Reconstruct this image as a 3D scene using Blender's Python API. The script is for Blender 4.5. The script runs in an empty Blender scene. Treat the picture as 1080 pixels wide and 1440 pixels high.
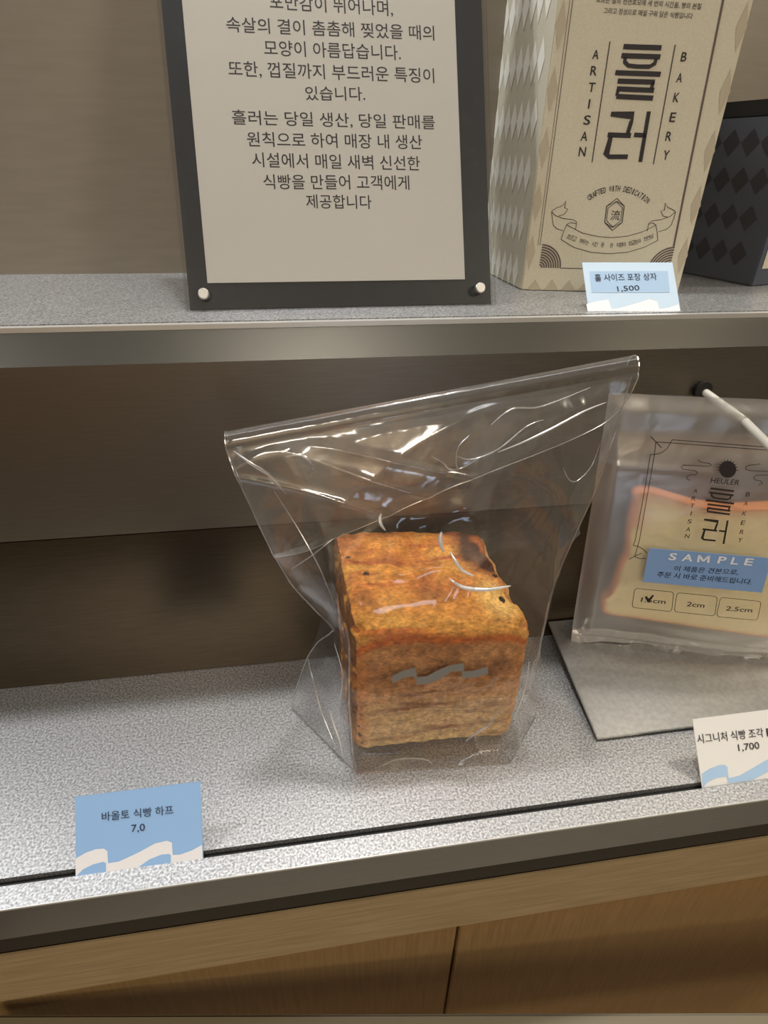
import bpy, bmesh, math, random
import numpy as np
from mathutils import Vector, Matrix, noise

random.seed(4)
C = bpy.context.scene
COL = C.collection

# ------------------------------------------------------------------ camera
EYE_H = 0.35                       # eye above the lower deck
F_PX = 821.1                       # focal length in pixels of a 1080 x 1440 frame
CAM_R = np.array([[0.9887558, -0.06415697, 0.13507724],
                  [-0.14883423, -0.50981467, 0.84731185],
                  [0.0145034, -0.85788862, -0.51363097]])      # columns: right, down, forward
cam_d = bpy.data.cameras.new('camera')
cam = bpy.data.objects.new('camera', cam_d)
COL.objects.link(cam)
M3 = Matrix([[CAM_R[i][0], -CAM_R[i][1], -CAM_R[i][2]] for i in range(3)])
cam.matrix_world = Matrix.Translation((0, 0, EYE_H)) @ M3.to_4x4()
cam_d.sensor_fit = 'VERTICAL'
cam_d.sensor_height = 36.0
cam_d.lens = 36.0 * F_PX / 1440.0
cam_d.clip_start = 0.01
C.camera = cam

# ------------------------------------------------------------------ world, lights, exposure
C.view_settings.view_transform = 'Standard'
C.view_settings.look = 'None'
C.view_settings.gamma = 1.0
C.view_settings.use_curve_mapping = False
C.view_settings.exposure = -0.12
w = bpy.data.worlds.new('room_light')
C.world = w
w.use_nodes = True
w.node_tree.nodes['Background'].inputs[0].default_value = (1.0, 0.86, 0.68, 1)
w.node_tree.nodes['Background'].inputs[1].default_value = 0.16


def spot_lamp(name, loc, aim, power, size, color, spread=180):
    d = bpy.data.lights.new(name, 'AREA')
    d.shape = 'DISK'
    d.size = size
    d.energy = power
    d.color = color
    d.spread = math.radians(spread)
    o = bpy.data.objects.new(name, d)
    o.location = loc
    v = Vector(aim) - Vector(loc)
    o.rotation_euler = v.to_track_quat('-Z', 'Y').to_euler()
    COL.objects.link(o)
    return o


spot_lamp('ceiling_spot_or_fill', (0.04, 0.49, 1.25), (0.06, 0.25, 0.0), 5.6, 0.07, (1.0, 0.98, 0.95))
spot_lamp('ceiling_spot_or_fill', (-0.78, 0.45, 1.05), (0.0, 0.35, 0.1), 5.0, 0.07, (0.95, 0.97, 1.0))
spot_lamp('ceiling_spot_or_fill', (0.80, 0.47, 1.25), (0.5, 0.25, 0.0), 2.6, 0.07, (1.0, 0.90, 0.76))
strip = spot_lamp('added_strip', (0.05, 0.30, 1.55), (0.05, 0.30, 0.0), 4.5, 1.0, (0.95, 0.97, 1.0))  # added strip lamp, gives the film bright streaks to reflect
strip.data.shape = 'RECTANGLE'; strip.data.size = 2.4; strip.data.size_y = 0.10
strip.rotation_euler = (0, 0, 0)
spot_lamp('ceiling_spot_or_fill', (1.5, -1.3, 1.5), (0.1, 0.3, 0.0), 20.0, 0.5, (1.0, 0.88, 0.70))  # added fill lamp from front right, brightens the front faces

spot_lamp('room_fill', (-0.4, -1.45, 1.35), (-0.2, -2.0, -0.3), 30.0, 0.5, (1.0, 0.9, 0.76))  # added unseen lamp, brightens the front wall that the steel reflects

# ------------------------------------------------------------------ measuring helpers
EYE = np.array([0, 0, EYE_H])


def ray(x, y):
    return CAM_R @ np.array([(x - 540) / F_PX, (y - 720) / F_PX, 1.0])


def onz(x, y, z=0.0):
    d = ray(x, y)
    return EYE + d * (z - EYE_H) / d[2]


def ony(x, y, Y):
    d = ray(x, y)
    return EYE + d * Y / d[1]


class Frame:
    """a flat face in the world with its own u, v axes"""
    def __init__(s, o, u, v):
        s.o = np.array(o, float)
        s.u = np.array(u, float); s.u /= np.linalg.norm(s.u)
        v = np.array(v, float); v = v - s.u * (v @ s.u)
        s.v = v / np.linalg.norm(v)
        s.n = np.cross(s.u, s.v)

    def uv(s, x, y):
        d = ray(x, y)
        t = ((s.o - EYE) @ s.n) / (d @ s.n)
        q = EYE + d * t - s.o
        return np.array([q @ s.u, q @ s.v])

    def pt(s, uv, h=0.0):
        return s.o + s.u * uv[0] + s.v * uv[1] + s.n * h

    def at(s, x, y, h=0.0):
        return s.pt(s.uv(x, y), h)


# ------------------------------------------------------------------ materials
MATS = {}


def mat(name, col, rough=0.5, metal=0.0, spec=0.5, **k):
    if name in MATS:
        return MATS[name]
    m = bpy.data.materials.new(name)
    m.use_nodes = True
    b = m.node_tree.nodes['Principled BSDF']
    b.inputs['Base Color'].default_value = (*col, 1)
    b.inputs['Roughness'].default_value = rough
    b.inputs['Metallic'].default_value = metal
    b.inputs['Specular IOR Level'].default_value = spec
    for kk, v in k.items():
        b.inputs[kk.replace('_', ' ')].default_value = v
    MATS[name] = m
    return m


def srgb(r, g, b):
    f = lambda c: ((c / 255 + 0.055) / 1.055) ** 2.4 if c > 10 else c / 255 / 12.92
    return (f(r), f(g), f(b))


def nodes(m):
    return m.node_tree.nodes, m.node_tree.links


def add_noise_color(m, c1, c2, scale, vec=(1, 1, 1), detail=3, lo=.35, hi=.65, bump=0.0, bscale=None, rough=None):
    N, L = nodes(m)
    b = N['Principled BSDF']
    tc = N.new('ShaderNodeTexCoord')
    mp = N.new('ShaderNodeMapping')
    mp.inputs['Scale'].default_value = vec
    L.new(tc.outputs['Object'], mp.inputs['Vector'])
    n = N.new('ShaderNodeTexNoise')
    n.inputs['Scale'].default_value = scale
    n.inputs['Detail'].default_value = detail
    L.new(mp.outputs[0], n.inputs['Vector'])
    r = N.new('ShaderNodeValToRGB')
    r.color_ramp.elements[0].position = lo
    r.color_ramp.elements[1].position = hi
    r.color_ramp.elements[0].color = (*c1, 1)
    r.color_ramp.elements[1].color = (*c2, 1)
    L.new(n.outputs['Fac'], r.inputs[0])
    L.new(r.outputs[0], b.inputs['Base Color'])
    if bump:
        bp = N.new('ShaderNodeBump')
        bp.inputs['Strength'].default_value = bump
        bp.inputs['Distance'].default_value = 0.0006
        L.new(n.outputs['Fac'], bp.inputs['Height'])
        L.new(bp.outputs[0], b.inputs['Normal'])
    if rough:
        mr = N.new('ShaderNodeMapRange')
        mr.inputs[3].default_value = rough[0]
        mr.inputs[4].default_value = rough[1]
        L.new(n.outputs['Fac'], mr.inputs[0])
        L.new(mr.outputs[0], b.inputs['Roughness'])
    return m


deck_m = add_noise_color(mat('satin_speckled_metal', (.5, .5, .5), .45, .82), (.31, .315, .325), (.71, .715, .725), 700,
                         detail=2, lo=.36, hi=.64, bump=.12)
plate_m = add_noise_color(mat('plate_metal', (.5, .5, .5), .36, .8), (.33, .325, .31), (.38, .375, .36), 300, detail=2, bump=.1)
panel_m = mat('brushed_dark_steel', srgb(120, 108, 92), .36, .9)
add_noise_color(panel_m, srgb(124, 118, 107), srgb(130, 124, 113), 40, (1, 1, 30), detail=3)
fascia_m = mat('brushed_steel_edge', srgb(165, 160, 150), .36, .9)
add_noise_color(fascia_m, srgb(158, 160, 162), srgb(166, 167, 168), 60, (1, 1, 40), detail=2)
panel_shade_m = mat('brushed_shaded_steel', srgb(86, 76, 62), .30, .9)  # same steel darkened, shade low on the wall put into its colour
add_noise_color(panel_shade_m, srgb(82, 72, 58), srgb(90, 80, 66), 40, (1, 1, 30), detail=3)
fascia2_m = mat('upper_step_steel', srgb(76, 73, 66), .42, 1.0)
wallup_m = mat('satin_back_wall', srgb(160, 150, 134), .5, .45)
add_noise_color(wallup_m, srgb(134, 127, 115), srgb(138, 131, 119), 25, (1, 1, 8), detail=2)
black_m = mat('black_slot', (.008, .008, .009), .5)
wood_m = mat('oak_edge', srgb(150, 122, 84), .55)
add_noise_color(wood_m, srgb(140, 120, 88), srgb(158, 137, 103), 18, (1, 1, 22), detail=6, bump=.15)
wood2_m = mat('oak_door', srgb(140, 104, 62), .5)
add_noise_color(wood2_m, srgb(140, 110, 68), srgb(154, 122, 78), 18, (22, 22, 1), detail=6, bump=.15)
edge_white_m = mat('thin_light_edge', (.7, .7, .68), .35, .5)
ink_m = mat('black_ink', srgb(38, 34, 38), .6)
blur_ink_m = mat('grey_ink', srgb(92, 86, 80), .7)
cream_m = mat('cream_card', srgb(206, 200, 178), .65)
add_noise_color(cream_m, srgb(203, 197, 175), srgb(210, 204, 184), 900, detail=1)
paper_m = mat('off_white_paper', srgb(196, 193, 185), .8)
frame_m = mat('dark_charcoal_backing', srgb(44, 46, 50), .45)
add_noise_color(frame_m, srgb(26, 28, 31), srgb(38, 40, 43), 120, detail=4, lo=.55, hi=.8)
steel_m = mat('steel', (.5, .49, .47), .4, 1.0)


def clear_mat(name, base=.05, edge=.75, power=3.0, rough=.06, haze=.03, tint=(.97, .97, .96), hazecol=(.8, .8, .8),
              bump=0.0, bscale=30):
    m = bpy.data.materials.new(name)
    m.use_nodes = True
    N, L = nodes(m)
    N.remove(N['Principled BSDF'])
    out = N['Material Output']
    lw = N.new('ShaderNodeLayerWeight'); lw.inputs['Blend'].default_value = .5
    pw = N.new('ShaderNodeMath'); pw.operation = 'POWER'; pw.inputs[1].default_value = power
    L.new(lw.outputs['Facing'], pw.inputs[0])
    mr = N.new('ShaderNodeMapRange'); mr.inputs[3].default_value = base; mr.inputs[4].default_value = edge
    L.new(pw.outputs[0], mr.inputs[0])
    tr = N.new('ShaderNodeBsdfTransparent'); tr.inputs[0].default_value = (*tint, 1)
    gl = N.new('ShaderNodeBsdfAnisotropic'); gl.inputs['Roughness'].default_value = rough
    df = N.new('ShaderNodeBsdfDiffuse'); df.inputs[0].default_value = (*hazecol, 1)
    tl = N.new('ShaderNodeBsdfTranslucent'); tl.inputs[0].default_value = (*hazecol, 1)
    dm = N.new('ShaderNodeMixShader'); L.new(df.outputs[0], dm.inputs[1]); L.new(tl.outputs[0], dm.inputs[2])
    m1 = N.new('ShaderNodeMixShader'); m1.inputs[0].default_value = haze
    L.new(tr.outputs[0], m1.inputs[1]); L.new(dm.outputs[0], m1.inputs[2])
    m2 = N.new('ShaderNodeMixShader')
    L.new(mr.outputs[0], m2.inputs[0]); L.new(m1.outputs[0], m2.inputs[1]); L.new(gl.outputs[0], m2.inputs[2])
    L.new(m2.outputs[0], out.inputs['Surface'])
    if bump:
        tc = N.new('ShaderNodeTexCoord')
        n = N.new('ShaderNodeTexNoise'); n.inputs['Scale'].default_value = bscale
        n.inputs['Detail'].default_value = 3; n.inputs['Distortion'].default_value = 1.2
        L.new(tc.outputs['Object'], n.inputs['Vector'])
        bp = N.new('ShaderNodeBump'); bp.inputs['Strength'].default_value = bump; bp.inputs['Distance'].default_value = .004
        L.new(n.outputs['Fac'], bp.inputs['Height'])
        L.new(bp.outputs[0], gl.inputs['Normal'])
    return m


film_m = clear_mat('clear_film', base=.06, edge=.36, power=2.6, rough=.08, haze=.05, tint=(.985, .985, .98), bump=.55, bscale=18)
film2_m = clear_mat('clear_film_fold', base=.12, edge=.5, power=2.0, rough=.13, haze=.07, tint=(.985, .985, .98), bump=.45, bscale=16)
pouch_m = clear_mat('frosted_film', base=.17, edge=.6, power=2.5, rough=.30, haze=.22, tint=(.97, .97, .96),
                    hazecol=(.92, .92, .91), bump=.6, bscale=14)
seal_m = clear_mat('sealed_film', base=.35, edge=.7, power=2, rough=.3, haze=.5, hazecol=(.85, .85, .85), bump=1.0, bscale=60)
acrylic_m = clear_mat('clear_acrylic', base=.045, edge=.6, power=4, rough=.03, haze=.0, tint=(.98, .98, .98))


# ------------------------------------------------------------------ object helpers
def link(o, parent=None):
    COL.objects.link(o)
    if parent is not None:
        o.parent = parent
    return o


def mesh_obj(name, verts, faces, material, parent=None, smooth=False):
    me = bpy.data.meshes.new(name)
    loc = Vector((0, 0, 0))
    verts = [Vector(map(float, v)) for v in verts]
    if parent is not None:
        loc = parent.location.copy()
    else:
        loc = sum(verts, Vector()) / len(verts)
        loc.z = min(v.z for v in verts)
    me.from_pydata([v - loc for v in verts], [], faces)
    me.update()
    if smooth:
        me.polygons.foreach_set('use_smooth', [True] * len(me.polygons))
    if material is not None:
        me.materials.append(material)
    o = bpy.data.objects.new(name, me)
    if parent is None:
        o.location = loc
    return link(o, parent)


def thing(name, loc, label, cat, group=None):
    o = bpy.data.objects.new(name, None)
    o.location = Vector(map(float, loc))
    o.empty_display_size = .01
    link(o)
    tag(o, label, cat, group)
    return o


def tag(o, label=None, cat=None, group=None):
    if label: o['label'] = label
    if cat: o['category'] = cat
    if group: o['group'] = group
    return o


def box8(name, p, material, parent=None, bevel=0.0):
    """p: 8 corners, bottom four counter-clockwise then top four"""
    f = [(3, 2, 1, 0), (4, 5, 6, 7), (0, 1, 5, 4), (1, 2, 6, 5), (2, 3, 7, 6), (3, 0, 4, 7)]
    o = mesh_obj(name, p, f, material, parent)
    if bevel:
        bm = bmesh.new(); bm.from_mesh(o.data)
        bmesh.ops.bevel(bm, geom=bm.edges[:], offset=bevel, segments=2, affect='EDGES')
        bm.to_mesh(o.data); bm.free()
    return o


def box(name, x0, x1, y0, y1, z0, z1, material, parent=None, bevel=0.0):
    p = [(x0, y0, z0), (x1, y0, z0), (x1, y1, z0), (x0, y1, z0), (x0, y0, z1), (x1, y0, z1), (x1, y1, z1), (x0, y1, z1)]
    return box8(name, p, material, parent, bevel)


class Print:
    """flat print collected on a Frame; built as one thin mesh"""
    def __init__(s, fr, h=.0003):
        s.f = fr; s.h = h; s.v = []; s.fa = []

    def poly_uv(s, pts):
        i = len(s.v)
        s.v += [s.f.pt(p, s.h) for p in pts]
        s.fa.append(tuple(range(i, i + len(pts))))

    def poly(s, pts):
        s.poly_uv([s.f.uv(*p) for p in pts])

    def stroke(s, pts, w, closed=False):
        """polyline in pixels, width w in pixels"""
        P = [s.f.uv(*p) for p in pts]
        a = s.f.uv(pts[0][0] + 1, pts[0][1]); sc = np.linalg.norm(a - P[0])
        s.stroke_uv(P, w * sc, closed)

    def stroke_uv(s, P, w, closed=False):
        P = [np.array(p, float) for p in P]
        if closed: P = P + [P[0]]
        n = len(P)
        L = []; R = []
        for i in range(n):
            a = P[max(i - 1, 0)]; b = P[min(i + 1, n - 1)]
            if closed and i in (0, n - 1):
                a = P[-2]; b = P[1]
            d = b - a; d /= (np.linalg.norm(d) + 1e-12)
            if 0 < i < n - 1:
                e = P[i + 1] - P[i]; e /= (np.linalg.norm(e) + 1e-12)
                k = 1 / max(.6, abs(d @ e))
            else:
                k = 1
            nn = np.array([-d[1], d[0]]) * w / 2 * k
            L.append(P[i] + nn); R.append(P[i] - nn)
        i0 = len(s.v)
        for l, r in zip(L, R):
            s.v += [s.f.pt(l, s.h), s.f.pt(r, s.h)]
        for i in range(n - 1):
            s.fa.append((i0 + 2 * i, i0 + 2 * i + 1, i0 + 2 * i + 3, i0 + 2 * i + 2))

    def glyphs(s, txt, fit, bold=0.0, shear=0.0):
        """fit(x, y) maps the text's own unit box (0..1, 0..1) to frame uv"""
        vs, fs = text_mesh(txt, bold)
        if not vs: return
        xs = [v[0] for v in vs]; ys = [v[1] for v in vs]
        x0, x1, y0, y1 = min(xs), max(xs), min(ys), max(ys)
        i = len(s.v)
        for x, y in vs:
            s.v.append(s.f.pt(fit((x - x0) / (x1 - x0 + 1e-9), (y - y0) / (y1 - y0 + 1e-9)), s.h))
        s.fa += [tuple(i + k for k in f) for f in fs]

    def text(s, txt, bl, br, h, bold=0.0):
        """baseline from pixel bl to pixel br, height h pixels"""
        a = s.f.uv(*bl); b = s.f.uv(*br)
        c = s.f.uv(bl[0], bl[1] - h)
        up = np.array([0, 1.0]) * abs(c[1] - a[1])
        s.glyphs(txt, lambda x, y: a + (b - a) * x + up * y, bold)

    def letter(s, ch, c, h, bold=0.0, wf=.8, rot=0.0):
        """single letter centred on pixel c, h pixels high"""
        m = s.f.uv(*c); t = s.f.uv(c[0], c[1] - h)
        hh = abs(t[1] - m[1]); ww = hh * wf
        cr, sr = math.cos(rot), math.sin(rot)

        def fit(x, y):
            X, Y = (x - .5) * ww, (y - .5) * hh
            return m + np.array([X * cr - Y * sr, X * sr + Y * cr])
        s.glyphs(ch, fit, bold)

    def build(s, name, material, parent):
        return mesh_obj(name, s.v, s.fa, material, parent)


_tc = {}


def text_mesh(txt, bold=0.0):
    k = (txt, bold)
    if k in _tc: return _tc[k]
    cu = bpy.data.curves.new('t', 'FONT')
    cu.body = txt
    cu.size = 1.0
    cu.resolution_u = 3
    cu.offset = bold
    cu.fill_mode = 'FRONT'
    o = bpy.data.objects.new('t', cu)
    COL.objects.link(o)
    bpy.context.view_layer.update()
    me = bpy.data.meshes.new_from_object(o.evaluated_get(bpy.context.evaluated_depsgraph_get()))
    vs = [(v.co.x, v.co.y) for v in me.vertices]
    fs = [tuple(p.vertices) for p in me.polygons]
    bpy.data.objects.remove(o); bpy.data.curves.remove(cu); bpy.data.meshes.remove(me)
    _tc[k] = (vs, fs)
    return _tc[k]


def arc(c, r, a0, a1, n):
    return [(c[0] + r * math.cos(math.radians(a0 + (a1 - a0) * i / n)), c[1] + r * math.sin(math.radians(a0 + (a1 - a0) * i / n))) for i in range(n + 1)]


def tube(name, pts, r, material, parent=None, seg=14, caps=True):
    vs, fs = [], []
    pts = [Vector(map(float, p)) for p in pts]
    for i, p in enumerate(pts):
        d = (pts[min(i + 1, len(pts) - 1)] - pts[max(i - 1, 0)]).normalized()
        a = d.cross(Vector((0, 0, 1)));
        if a.length < 1e-3: a = d.cross(Vector((0, 1, 0)))
        a.normalize(); b = d.cross(a)
        rr = r[i] if isinstance(r, (list, tuple)) else r
        for k in range(seg):
            t = 2 * math.pi * k / seg
            vs.append(p + (a * math.cos(t) + b * math.sin(t)) * rr)
    for i in range(len(pts) - 1):
        for k in range(seg):
            k2 = (k + 1) % seg
            fs.append((i * seg + k, i * seg + k2, (i + 1) * seg + k2, (i + 1) * seg + k))
    if caps:
        fs.append(tuple(range(seg - 1, -1, -1)))
        fs.append(tuple((len(pts) - 1) * seg + k for k in range(seg)))
    return mesh_obj(name, vs, fs, material, parent, smooth=False)


# ------------------------------------------------------------------ structure
Y_WALL = 0.353                    # lower back panel
Y_UP = 0.380                      # front edge of the upper deck
U = float(ony(540, 450, Y_UP)[2])  # upper deck height
Y_BACK = float(onz(129, 385, U)[1])
Y_LIP = 0.189
Y_G0 = float(onz(0, 1247)[1])     # slot, front and back edge
Y_G1 = float(onz(0, 1236)[1])
XL, XR = -1.1, 1.3

wb = box('wall_back', XL - .3, XR + .3, Y_BACK, Y_BACK + .02, U - .02, 1.5, wallup_m); wb['kind'] = 'structure'
fl = box('floor', -3, 3, -2.1, .8, -.92, -.90, mat('floor_tile', srgb(70, 58, 44), .4)); fl['kind'] = 'structure'
wf = box('wall_front', -3, 3, -2.10, -2.0, -.90, 1.9, mat('front_wall_plaster', srgb(186, 172, 148), .7)); wf['kind'] = 'structure'
wm = mat('bluish_glow', (.6, .75, 1.0), .3, Emission_Strength=5.0); wm.node_tree.nodes['Principled BSDF'].inputs['Emission Color'].default_value = (.62, .78, 1.0, 1)
o = box('glow_panel_1', .20, .50, -1.999, -1.98, -.62, -.22, wm); o['kind'] = 'structure'  # added unseen glowing panel, for bluish reflections on steel and film
om = mat('orange_panel', srgb(214, 120, 50), .5)
o = box('reflection_panel_1', -1.36, -1.14, -1.999, -1.96, -.90, 1.2, om); o['kind'] = 'structure'  # added unseen panel, for orange reflections at the left of the steel
o = box('reflection_panel_2', -.10, .06, -1.999, -1.96, -.90, .4, om); o['kind'] = 'structure'  # added unseen panel, for a narrow reddish reflection
o = box('reflection_panel_3', .62, 1.0, -1.999, -1.96, -.90, 1.2, mat('brown_panel', srgb(96, 62, 36), .5)); o['kind'] = 'structure'  # added unseen dark panel, breaks up the reflections in the steel

# ------------------------------------------------------------------ the stepped counter
cnt = thing('display_counter', (0, .3, -.90), 'stepped bakery counter of grey speckled metal shelves over pale wood cabinet doors', 'counter')
ZD = -.008
box('lower_deck', XL, XR, Y_G1, Y_WALL + .002, -.010, 0, deck_m, cnt)
box('front_lip', XL, XR, Y_LIP, Y_G0, -.0012, 0, deck_m, cnt)
box('lip_core', XL, XR, Y_LIP + .0122, Y_G0, -.010, -.0013, fascia_m, cnt) if Y_G0 > Y_LIP + .0122 else None
box('lip_edge', XL, XR, Y_LIP - .0006, Y_LIP, -.0012, .0002, edge_white_m, cnt)
box('card_slot', XL, XR, Y_G0, Y_G1, -.010, -.0045, black_m, cnt)
zf = float(ony(540, 1240, Y_LIP)[2])
box('front_fascia', XL, XR, Y_LIP, Y_LIP + .012, zf, -.0013, fascia_m, cnt)
ys = Y_LIP + .004
z_s0 = float(ony(0, 1343, Y_LIP)[2]); z_s1 = float(ony(0, 1410, Y_LIP)[2])
box('shade_strip', XL, XR, Y_LIP + .0012, ys + .02, z_s0 - .002, zf, mat('shade_brown', srgb(42, 37, 30), .6), cnt)  # nearly flush strip, its dark brown stands in for shade under the fascia
box('wooden_rail', XL, XR, Y_LIP, Y_LIP + .05, z_s1, z_s0, wood_m, cnt, bevel=.0012)
Y_DOOR = .222
xg = float(ony(637, 1350, Y_DOOR)[0])
for x0, x1 in ((XL, xg - .62), (xg - .617, xg - .0012), (xg + .0012, xg + .617), (xg + .62, XR)):
    box('door', x0, x1, Y_DOOR, Y_DOOR + .018, -.86, z_s1 - .003, wood2_m, cnt, bevel=.0008)
box('cabinet_body', XL, XR, Y_DOOR + .0185, .57, -.90, -.012, mat('cabinet_inside', (.02, .016, .01), .7), cnt)
# lower back panel in two sheets with a fine seam
z_seam = float(ony(415, 736, Y_WALL)[2])
z_w = float(ony(540, 502, Y_WALL)[2])
box('back_panel', XL, XR, Y_WALL, Y_WALL + .004, 0.0003, z_seam - .0004, panel_shade_m, cnt)
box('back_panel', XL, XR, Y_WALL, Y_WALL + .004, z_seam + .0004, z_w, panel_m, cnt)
# upper step: sloping fascia, thin edge, deck
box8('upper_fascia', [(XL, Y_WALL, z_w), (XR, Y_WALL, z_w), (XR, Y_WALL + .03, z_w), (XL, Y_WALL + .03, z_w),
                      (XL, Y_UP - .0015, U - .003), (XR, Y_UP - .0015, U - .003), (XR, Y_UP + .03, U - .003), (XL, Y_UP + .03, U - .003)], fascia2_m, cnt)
box('upper_edge', XL, XR, Y_UP - .0015, Y_UP + .0035, U - .003, U, edge_white_m, cnt)
box('upper_slot', XL, XR, Y_UP + .0035, Y_UP + .0062, U - .003, U - .002, black_m, cnt)
box('upper_deck', XL, XR, Y_UP + .0062, Y_BACK, U - .008, U, deck_m, cnt)
box('step_body', XL, XR, Y_WALL + .032, Y_BACK, 0.0, U - .009, black_m, cnt)

# ledge in front of the doors, bottom of the frame
a = onz(-20, 1426, -.17); b = onz(1140, 1423, -.17)
t = (b - a) / np.linalg.norm(b - a); nrm = np.array([t[1], -t[0], 0])
lo = np.array([0, 0, -.03])
b = b + t * .3
q = [a + nrm * .10 + lo, b + nrm * .10 + lo, b + lo, a + lo, a + nrm * .10, b + nrm * .10, b, a]
o = box8('tray_ledge', q, mat('grey_brown_ledge', srgb(128, 118, 96), .5), None, bevel=.002)
tag(o, 'grey-brown ledge board crossing the bottom edge in front of the wooden doors', 'ledge')


# ------------------------------------------------------------------ price cards
def card_frame(pa, pb, z, lean):
    A, B = onz(*pa, z), onz(*pb, z)
    u = (B - A) / np.linalg.norm(B - A)
    back = np.array([-u[1], u[0], 0])
    le = math.radians(lean)
    return Frame(A, u, np.array([0, 0, 1]) * math.cos(le) + back * math.sin(le)), np.linalg.norm(B - A)


def card_body(fr, w, h, m, parent, drop=.004):
    p = []
    for hh in (-.0005, 0):
        p += [fr.pt((0, -drop), hh), fr.pt((w, -drop), hh), fr.pt((w, h), hh), fr.pt((0, h), hh)]
    return box8('card', p, m, parent)


def place(px, o, s):
    return [(o[0] + x / s, o[1] + y / s) for x, y in px]


ink_blue = mat('navy_ink', srgb(32, 40, 70), .6)
# left card, blue
fr, wd = card_frame((107, 1231), (286, 1206), 0, 38)
t1 = thing('price_card', fr.pt((wd / 2, 0)), 'blue price card with pale waves, priced 7,0, in the slot left of the loaf', 'price card')
card_body(fr, wd, fr.uv(103, 1121)[1], mat('blue_card', srgb(140, 180, 226), .6), t1, .003)
S = lambda px: place(px, (80, 1090), 4.909)
p = Print(fr, .0002)
p.poly(S([(130, 575), (200, 535), (270, 510), (325, 506), (350, 525), (354, 608), (354, 672), (130, 700)]))
p.poly(S([(354, 608), (430, 595), (560, 535), (680, 470), (760, 452), (795, 465), (800, 550), (800, 612), (354, 672)]))
p.poly(S([(800, 550), (850, 548), (930, 520), (1003, 480), (1006, 585), (800, 612)]))
p.build('printed_wave', mat('pale_wave', srgb(226, 226, 230), .6), t1)
p = Print(fr, .0003)
p.poly(S([(133, 697), (180, 650), (250, 615), (320, 597), (340, 605), (341, 671)]))
p.poly(S([(550, 643), (640, 580), (720, 548), (775, 542), (788, 552), (788, 612)]))
p.build('wave_shade', MATS['blue_card'], t1)
p = Print(fr, .0004)
p.text('바올토 식빵 하프', S([(312, 318)])[0], S([(806, 268)])[0], 13, .004)
p.text('7,0', S([(516, 400)])[0], S([(610, 390)])[0], 12, .004)
p.build('printed_text', ink_blue, t1)

# right card, white, cut by the frame
fr, wd = card_frame((987, 1104.5), (1080, 1091), 0, 38)
wd = .0702
t2 = thing('price_card', fr.pt((wd / 2, 0)), 'white price card with blue waves, priced 1,700, below the sample pouch', 'price card')
card_body(fr, wd, fr.uv(970, 1012)[1], mat('white_card', srgb(228, 227, 224), .6), t2, .003)
S = lambda px: place(px, (740, 940), 3.176)
p = Print(fr, .0002)
p.poly(S([(784, 470), (820, 447), (865, 431), (888, 431), (898, 440), (903, 490), (897, 500), (893, 482), (850, 488), (812, 505), (788, 530)]))
p.poly(S([(903, 490), (950, 480), (1020, 440), (1080, 405), (1160, 385), (1175, 395), (1178, 440), (1150, 438), (1080, 460), (1010, 497), (960, 505), (897, 512)]))
p.poly(S([(1178, 440), (1240, 420), (1280, 400), (1285, 455), (1178, 468)]))
p.build('printed_wave', mat('blue_wave', srgb(168, 200, 232), .6), t2)
p = Print(fr, .0004)
p.text('시그니처 식빵 조각', S([(765, 336)])[0], S([(1060, 306)])[0], 13.5, .004)
p.text('[컷]', S([(1074, 304)])[0], S([(1170, 294)])[0], 13.5, .01)
p.text('1,700', S([(948, 374)])[0], S([(1042, 362)])[0], 11.5, .004)
p.build('printed_text', ink_m, t2)

# upper card
fr, wd = card_frame((828, 438), (957, 437), U, 42)
t3 = thing('price_card', fr.pt((wd / 2, 0)), 'pale blue price card with white waves, priced 1,500, before the tall cream box', 'price card')
S = lambda px: place(px, (740, 220), 4.154)
card_body(fr, wd, fr.uv(813, 369)[1], mat('pale_blue_card', srgb(196, 218, 238), .6), t3, .0)
p = Print(fr, .0002)
p.poly(S([(370, 672), (826, 670), (838, 795), (382, 797)]))
p.build('printed_patch', mat('patch_blue', srgb(166, 196, 226), .6), t3)
p = Print(fr, .0003)
p.poly(S([(350, 864), (420, 845), (480, 838), (497, 893), (497, 905), (358, 905)]))
p.poly(S([(497, 893), (530, 890), (640, 860), (720, 835), (765, 850), (775, 893), (775, 905), (497, 905)]))
p.poly(S([(775, 893), (830, 885), (888, 865), (898, 903), (775, 905)]))
p.build('printed_wave', mat('white_wave', srgb(240, 242, 245), .6), t3)
p = Print(fr, .0004)
p.text('홀 사이즈 포장 상자', S([(402, 732)])[0], S([(764, 724)])[0], 10.5, .006)
p.text('1,500', S([(533, 795)])[0], S([(662, 788)])[0], 8.5, .006)
p.build('printed_text', ink_blue, t3)

# ------------------------------------------------------------------ acrylic sign
A, B = onz(262, 439, U), onz(697, 429.5, U)
u = (B - A) / np.linalg.norm(B - A); back = np.array([-u[1], u[0], 0])
le = math.radians(24)
sf = Frame(A, u, np.array([0, 0, 1]) * math.cos(le) + back * math.sin(le))
SW = np.linalg.norm(B - A); SH = .285
sg = thing('sign_holder', sf.pt((SW / 2, 0)), 'clear acrylic sign stand with charcoal backing and a beige sheet of Korean text', 'sign')


def slab(name, fr, u0, u1, v0, v1, h0, h1, m, parent, bevel=0):
    return box8(name, [fr.pt((a_, b_), h_) for h_ in (h0, h1) for a_, b_ in ((u0, v0), (u1, v0), (u1, v1), (u0, v1))], m, parent, bevel)


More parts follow.
